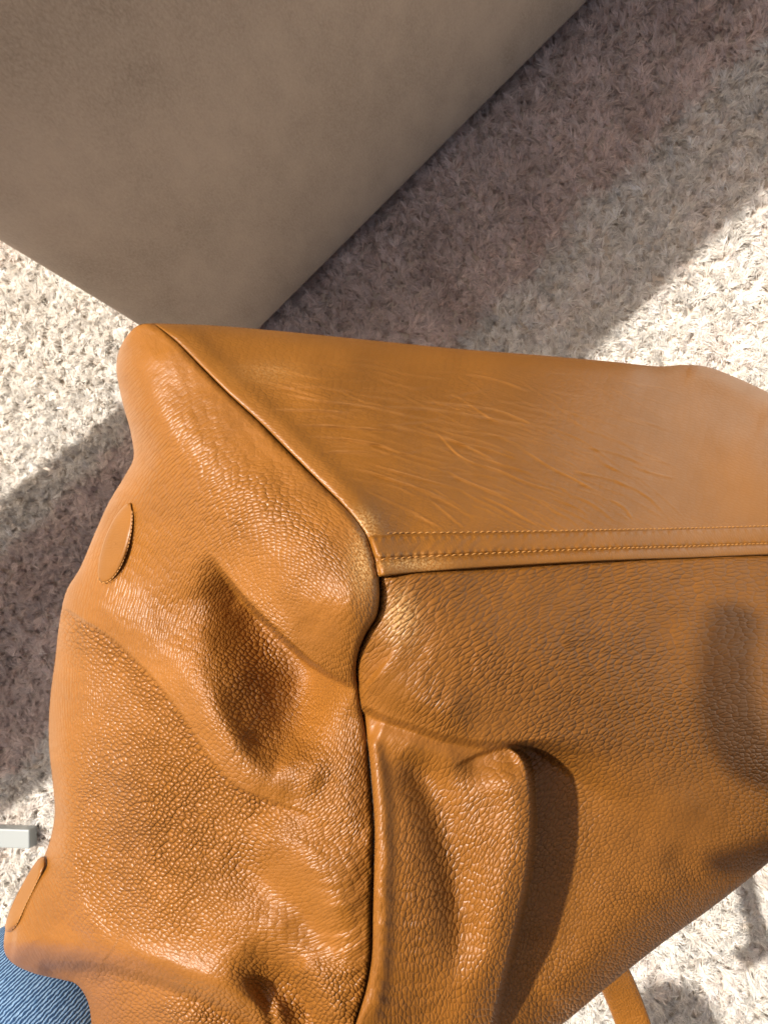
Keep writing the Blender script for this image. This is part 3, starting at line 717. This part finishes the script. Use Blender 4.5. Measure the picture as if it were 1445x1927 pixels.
# yarn tubes
def tubes(P0, L, R, lean_a, lean, bend, k, nseg, prof, twist=0):
    n = len(P0); pts = np.empty((n, nseg+1, 3)); p = P0.copy(); az = lean_a.copy(); el = np.full(n, math.radians(84))
    pts[:, 0] = p
    for i in range(nseg):
        el = el-lean/nseg*(1.35 if i else .8); az = az+bend/nseg
        d = np.stack([np.cos(el)*np.cos(az), np.cos(el)*np.sin(az), np.sin(el)], 1)
        p = p+d*(L/nseg)[:, None]; pts[:, i+1] = p
    T = np.gradient(pts, axis=1); T /= np.linalg.norm(T, axis=2)[..., None]
    ref = np.stack([-np.sin(az), np.cos(az), 0*az], 1)[:, None, :]
    A = np.cross(T, ref); A /= np.linalg.norm(A, axis=2)[..., None]+1e-9; B = np.cross(T, A)
    ph = np.arange(k)*2*math.pi/k
    rad = R[:, None]*np.asarray(prof)[None]
    if k == 2: A = B
    V = pts[:, :, None]+rad[..., None, None]*(np.cos(ph)[None, None, :, None]*A[:, :, None]+np.sin(ph)[None, None, :, None]*B[:, :, None])
    m = (nseg+1)*k
    f = []
    for i in range(nseg):
        for j in range(k): f.append((i*k+j, i*k+(j+1) % k, (i+1)*k+(j+1) % k, (i+1)*k+j))
    f = np.array(f)
    Fa = (np.arange(n)[:, None, None]*m+f[None]).reshape(-1, 4)
    return V.reshape(-1, 3), Fa, m
K = 16
swirl = 2*math.pi*vnoise(Pf[:, 0]*1000, Pf[:, 1]*1000, 24, 61)+1.1*rng.normal(0, 1, n)
Lt = rng.uniform(.014, .021, n)*(1+.25*vnoise(Pf[:, 0]*1000, Pf[:, 1]*1000, 18, 64)); lt = np.radians(rng.uniform(20, 85, n)); bt = rng.normal(0, .8, n)
rp = lambda a: np.repeat(a, K, 0)
nn = n*K; off = rng.normal(0, .0013, (nn, 3)); off[:, 2] *= .3
fr = rng.uniform(0, 1, nn)
V1, F1, m1 = tubes(rp(Pf)+off, rp(Lt)*rng.uniform(.75, 1.12, nn), rng.uniform(.0003, .0006, nn), rp(swirl)+rng.normal(0, .24, nn), rp(lt)*rng.uniform(.75, 1.2, nn), rp(bt)+rng.normal(0, .5, nn), 2, 2, [.9, 1.0, .25])
F1 = F1.reshape(nn, -1, 4)[:, ::2].reshape(-1, 4)
C1 = np.repeat(np.clip(rp(ycol)*rng.uniform(.88, 1.12, (nn, 1)), 0, .92), m1, 0)
me = mesh_np('yarn_pile', V1, [F1])
ca_ = me.attributes.new('ycol', 'FLOAT_COLOR', 'POINT'); ca_.data.foreach_set('color', np.column_stack([C1, np.ones(len(C1))]).astype(np.float32).ravel())
o = link_mesh('yarn_pile', me, m_pile, rug); o['kind'] = 'stuff'
# long stray fibres that curl out of the pile
idx = rng.integers(0, n, int(n*.10)); nn = len(idx)
P2 = Pf[idx]+rng.normal(0, .002, (nn, 3))*[1, 1, 0]+[0, 0, .008]
V2, F2, m2 = tubes(P2, rng.uniform(.008, .016, nn), rng.uniform(.00022, .00040, nn), rng.uniform(0, 2*math.pi, nn), np.radians(rng.uniform(50, 130, nn)), rng.normal(0, 2.2, nn), 3, 5, [1, 1, .9, .8, .7, .3])
me = mesh_np('stray_fibres', V2, [F2]); C2 = np.repeat(np.clip(ycol[idx]*1.15, 0, .9), m2, 0)
ca_ = me.attributes.new('ycol', 'FLOAT_COLOR', 'POINT'); ca_.data.foreach_set('color', np.column_stack([C2, np.ones(len(C2))]).astype(np.float32).ravel())
o = link_mesh('stray_fibres', me, m_pile, rug); o['kind'] = 'stuff'

# ------------------------------------------------------------------ white bar end, plus an unseen side table added to shade the rug
m_white, t_, p_ = new_mat('white_lacquer'); p_.inputs['Base Color'].default_value = (.26, .28, .275, 1); p_.inputs['Roughness'].default_value = .35
def box_mesh(name, c, ax, ay, az, sx, sy, sz, bev=.002, mat=None, parent=None):
    import bmesh
    bm = bmesh.new(); bmesh.ops.create_cube(bm, size=1)
    for v in bm.verts: v.co = Vector((v.co.x*sx, v.co.y*sy, v.co.z*sz))
    bmesh.ops.bevel(bm, geom=bm.edges[:], offset=bev, segments=3, profile=.5, affect='EDGES')
    for v in bm.verts: v.co = Vector(np.asarray(c)+np.asarray(ax)*v.co.x+np.asarray(ay)*v.co.y+np.asarray(az)*v.co.z)
    me = bpy.data.meshes.new(name); bm.to_mesh(me); bm.free()
    for p in me.polygons: p.use_smooth = False
    return link_mesh(name, me, mat, parent)
up = np.array([0, 0, 1.])
b0 = plane_hit(56, 1580, .03); b1 = plane_hit(-420, 1562, .03)
bd = unit((b1-b0)*[1, 1, 0]); bs = np.cross(up, bd)
table = empty('added_table', (b0+bd*.3)*[1, 1, 0])
tag(table, 'flat white bar end on the rug at the left, of an added side table that shades the rug', 'side table')
box_mesh('foot_bar', b0+bd*.20-up*.008, bd, bs, up, .40, .026, .018, .002, m_white, table)

TOP_H = .50
sh = lambda x, y: plane_hit(x, y)-a_dir*(TOP_H/-a_dir[2])
q0, q1, q2 = sh(330, 700), sh(-420, 1300), sh(330+300, 700+375)
ta = unit(q1-q0); tb = q2-q0; tb = unit(tb-np.dot(tb, ta)*ta); la = np.linalg.norm(q1-q0); lb = abs(np.dot(q2-q0, tb))
box_mesh('shade_top', q0+ta*la/2+tb*lb/2, ta, tb, up, la, lb, .022, .003, m_white, table)  # unseen top, added so that its shadow falls on the left of the rug
lp = b0+bd*.44; box_mesh('leg', np.array([lp[0], lp[1], TOP_H/2]), bd, bs, up, .03, .03, TOP_H-.03, .002, m_white, table)
box_mesh('support_bar', np.array([*((lp+q0+ta*la/2+tb*lb/2)/2)[:2], TOP_H-.024]), unit((q0+ta*la/2+tb*lb/2-lp)*[1, 1, 0]), np.cross(up, unit((q0+ta*la/2+tb*lb/2-lp)*[1, 1, 0])), up, np.linalg.norm((q0+ta*la/2+tb*lb/2-lp)[:2]), .03, .018, .002, m_white, table)

# ------------------------------------------------------------------ person: denim knee under the bag
m_den, t_, p_ = new_mat('blue_denim'); N = NT(t_)
uvd = N.attr('guv', True)
wv1 = N.n('ShaderNodeTexWave', wave_type='BANDS', bands_direction='X', ins={'Vector': uvd, 'Scale': 1.0, 'Distortion': 3.0, 'Detail': 3.0, 'Detail Scale': 3.0})
wn_ = N.noise(uvd, 2.2, 3, .7)
br = N.math('MULTIPLY', wv1.outputs['Fac'], N.math('MULTIPLY_ADD', wn_, .9, .5))
colr = N.ramp(br, [(.12, (.010, .045, .125)), (.5, (.045, .135, .29)), (.95, (.24, .40, .60))])
t_.links.new(colr, p_.inputs['Base Color']); p_.inputs['Roughness'].default_value = .85
bp = N.n('ShaderNodeBump', ins={'Height': br, 'Distance': .0003, 'Strength': 1.0}); t_.links.new(bp.outputs[0], p_.inputs['Normal'])
person = empty('person', plane_hit(-60, 2000)*[1, 1, 0])
tag(person, 'person in blue denim jeans with one knee under the handbag, lower left', 'person')
# thigh and shin as one tapering tube, thigh coming from the lower left to the knee under the bag
path = spline([W(-520, 2900, .42), W(-260, 2420, .44), W(-60, 2120, .455), W(60, 1990, .475), W(110, 1950, .53), W(120, 1960, .62), W(100, 2010, .78), W(80, 2060, .95)], 90)
radii = np.interp(np.linspace(0, 1, 90), [0, .3, .55, .68, .8, 1], [.088, .078, .066, .060, .056, .05])
T = np.gradient(path, axis=0); T /= np.linalg.norm(T, axis=1)[:, None]
V = []; G = []; k = 96; u0 = unit(np.cross(T[0], up)); s = np.concatenate([[0], np.cumsum(np.linalg.norm(np.diff(path, axis=0), axis=1))])
for i in range(90):
    u0 = unit(u0-np.dot(u0, T[i])*T[i]); v0 = np.cross(T[i], u0)
    for j in range(k+1):
        a = 2*math.pi*j/k; rr_ = radii[i]*(1+.012*math.sin(3*a+i*.25)+.01*math.sin(5*a-i*.4))
        V.append(path[i]+rr_*(math.cos(a)*u0+math.sin(a)*v0)); G.append(((s[i]*.55+a*radii[i]*1.0)*1000/1.45*.23, s[i]*500, 0))
V = np.array(V); Fs = grid_faces(90, k+1)
me = mesh_np('trouser_leg', V, [Fs]); vattr(me, 'guv', np.array(G))
link_mesh('trouser_leg', me, m_den, person)

# the sitting person: torso and head lean over the bag, one hand holds the phone at the viewpoint
m_skin, t_, p_ = new_mat('skin'); p_.inputs['Base Color'].default_value = (.55, .33, .24, 1); p_.inputs['Roughness'].default_value = .5
p_.inputs['Subsurface Weight'].default_value = .1; p_.inputs['Subsurface Scale'].default_value = .01
def back(x, y, zc, d=.42):
    """the point on the sun ray through the bag surface at (x, y) that lies zc in front of the lens plane"""
    p = W(x, y, d); pz = d; az = (a_dir@M)[2]
    return p-a_dir*((pz-zc)/az)
chains = [
 [((1490, 1550), -.02, .025), ((1500, 1480), -.02, .012), ((1400, 1440), -.018, .0105), ((1376, 1330), -.014, .0095), ((1378, 1220), -.012, .0088), ((1392, 1135), -.012, .0078)],
 [((1490, 1550), -.02, .025), ((1530, 1600), -.022, .013), ((1440, 1632), -.02, .0105), ((1370, 1640), -.018, .0085), ((1325, 1632), -.018, .0068)],
 [((1490, 1550), -.02, .025), ((1540, 1400), -.03, .012), ((1500, 1300), -.032, .010), ((1500, 1200), -.03, .009), ((1520, 1120), -.026, .0078)],
 [((1490, 1550), -.02, .025), ((1600, 1380), -.034, .012), ((1590, 1280), -.036, .010), ((1595, 1190), -.034, .009), ((1610, 1120), -.03, .0078)],
 [((1490, 1550), -.02, .025), ((1670, 1420), -.034, .011), ((1680, 1330), -.036, .009), ((1690, 1260), -.034, .008)],
 [((1490, 1550), -.02, .025), ((1640, 1680), -.03, .024), ((1680, 1850), -.04, .027)]]
vs = []; es = []; rs = []
for c in chains:
    prev = None
    for i, ((x, y), zc, r) in enumerate(c):
        r *= 1.25
        if i == 0 and vs: prev = 0; continue
        vs.append(back(x, y, zc)); rs.append(r)
        if prev is not None: es.append((prev, len(vs)-1))
        prev = len(vs)-1
eD = unit((M@np.array([0, 1, 0]))*[1, 1, 0]); eR = np.array(WX)
def bp_(r, d, z): return eR*r+eD*d+up*z
wrist = len(vs)-1
def limb(start, pts):
    prev = start
    for r, d, z, rad in pts:
        vs.append(bp_(r, d, z)); rs.append(rad); es.append((prev, len(vs)-1)); prev = len(vs)-1
    return prev
elbow = limb(wrist, [(.22, .20, .98, .036), (.27, .33, .96, .042), (.26, .40, 1.10, .048)])
shr = limb(elbow, [(.22, .44, 1.22, .058)])
neck = limb(shr, [(.06, .44, 1.27, .062)])
head = limb(neck, [(.05, .41, 1.36, .060), (.05, .36, 1.44, .088), (.05, .34, 1.54, .090)])
chest = limb(neck, [(.05, .48, 1.12, .155), (.04, .56, .92, .150), (.02, .66, .74, .150), (.0, .74, .58, .165)])
shl = limb(neck, [(-.12, .46, 1.24, .058), (-.20, .46, 1.10, .048), (-.26, .42, .94, .042), (-.22, .36, .84, .036)])
limb(chest, [(.14, .62, .52, .095), (.24, .42, .50, .085), (.30, .22, .50, .062), (.30, .20, .28, .050), (.30, .22, .06, .040)])
limb(chest, [(-.14, .66, .52, .095), (-.20, .52, .52, .07)])
me = bpy.data.meshes.new('body'); me.from_pydata([tuple(v) for v in vs], es, [])
hand = link_mesh('body', me, m_skin, person)
md = hand.modifiers.new('skin', 'SKIN'); md.use_smooth_shade = True
for i, v in enumerate(me.skin_vertices[0].data): v.radius = (rs[i], rs[i]); v.use_root = (i == 0)
hand.modifiers.new('sub', 'SUBSURF').render_levels = 2
jk = [i for i in range(len(vs)) if elbow-1 <= i <= neck or neck < i and i > head]
mp = {v: k_ for k_, v in enumerate(jk)}
me = bpy.data.meshes.new('added_jacket'); me.from_pydata([tuple(vs[i]) for i in jk], [(mp[a_], mp[b_]) for a_, b_ in es if a_ in mp and b_ in mp], [])
m_jk, t_, p_ = new_mat('dark_wool'); p_.inputs['Base Color'].default_value = (.03, .032, .04, 1); p_.inputs['Roughness'].default_value = .9
jo = link_mesh('added_jacket', me, m_jk, person); md = jo.modifiers.new('skin', 'SKIN'); md.use_smooth_shade = True  # unseen dark garment added over the torso to hold sky light off the bag
for k_, v in enumerate(me.skin_vertices[0].data): v.radius = (rs[jk[k_]]+.014,)*2; v.use_root = (jk[k_] == neck)
jo.modifiers.new('sub', 'SUBSURF').render_levels = 2
# telephone
m_blk, t_, p_ = new_mat('black_glass'); p_.inputs['Base Color'].default_value = (.02, .02, .022, 1); p_.inputs['Roughness'].default_value = .12
phone = empty('phone', back(1620, 1300, -.012))
tag(phone, 'black phone held over the handbag by the person', 'phone')
bpy.context.view_layer.update()
cA = M@np.array([-.018, .055, -.010])+CAM
box_mesh('phone_body', cA, M@np.array([1, 0, 0]), M@np.array([0, 1, 0]), M@np.array([0, 0, 1]), .072, .147, .008, .0035, m_blk, phone)
cam.data.clip_start = .004
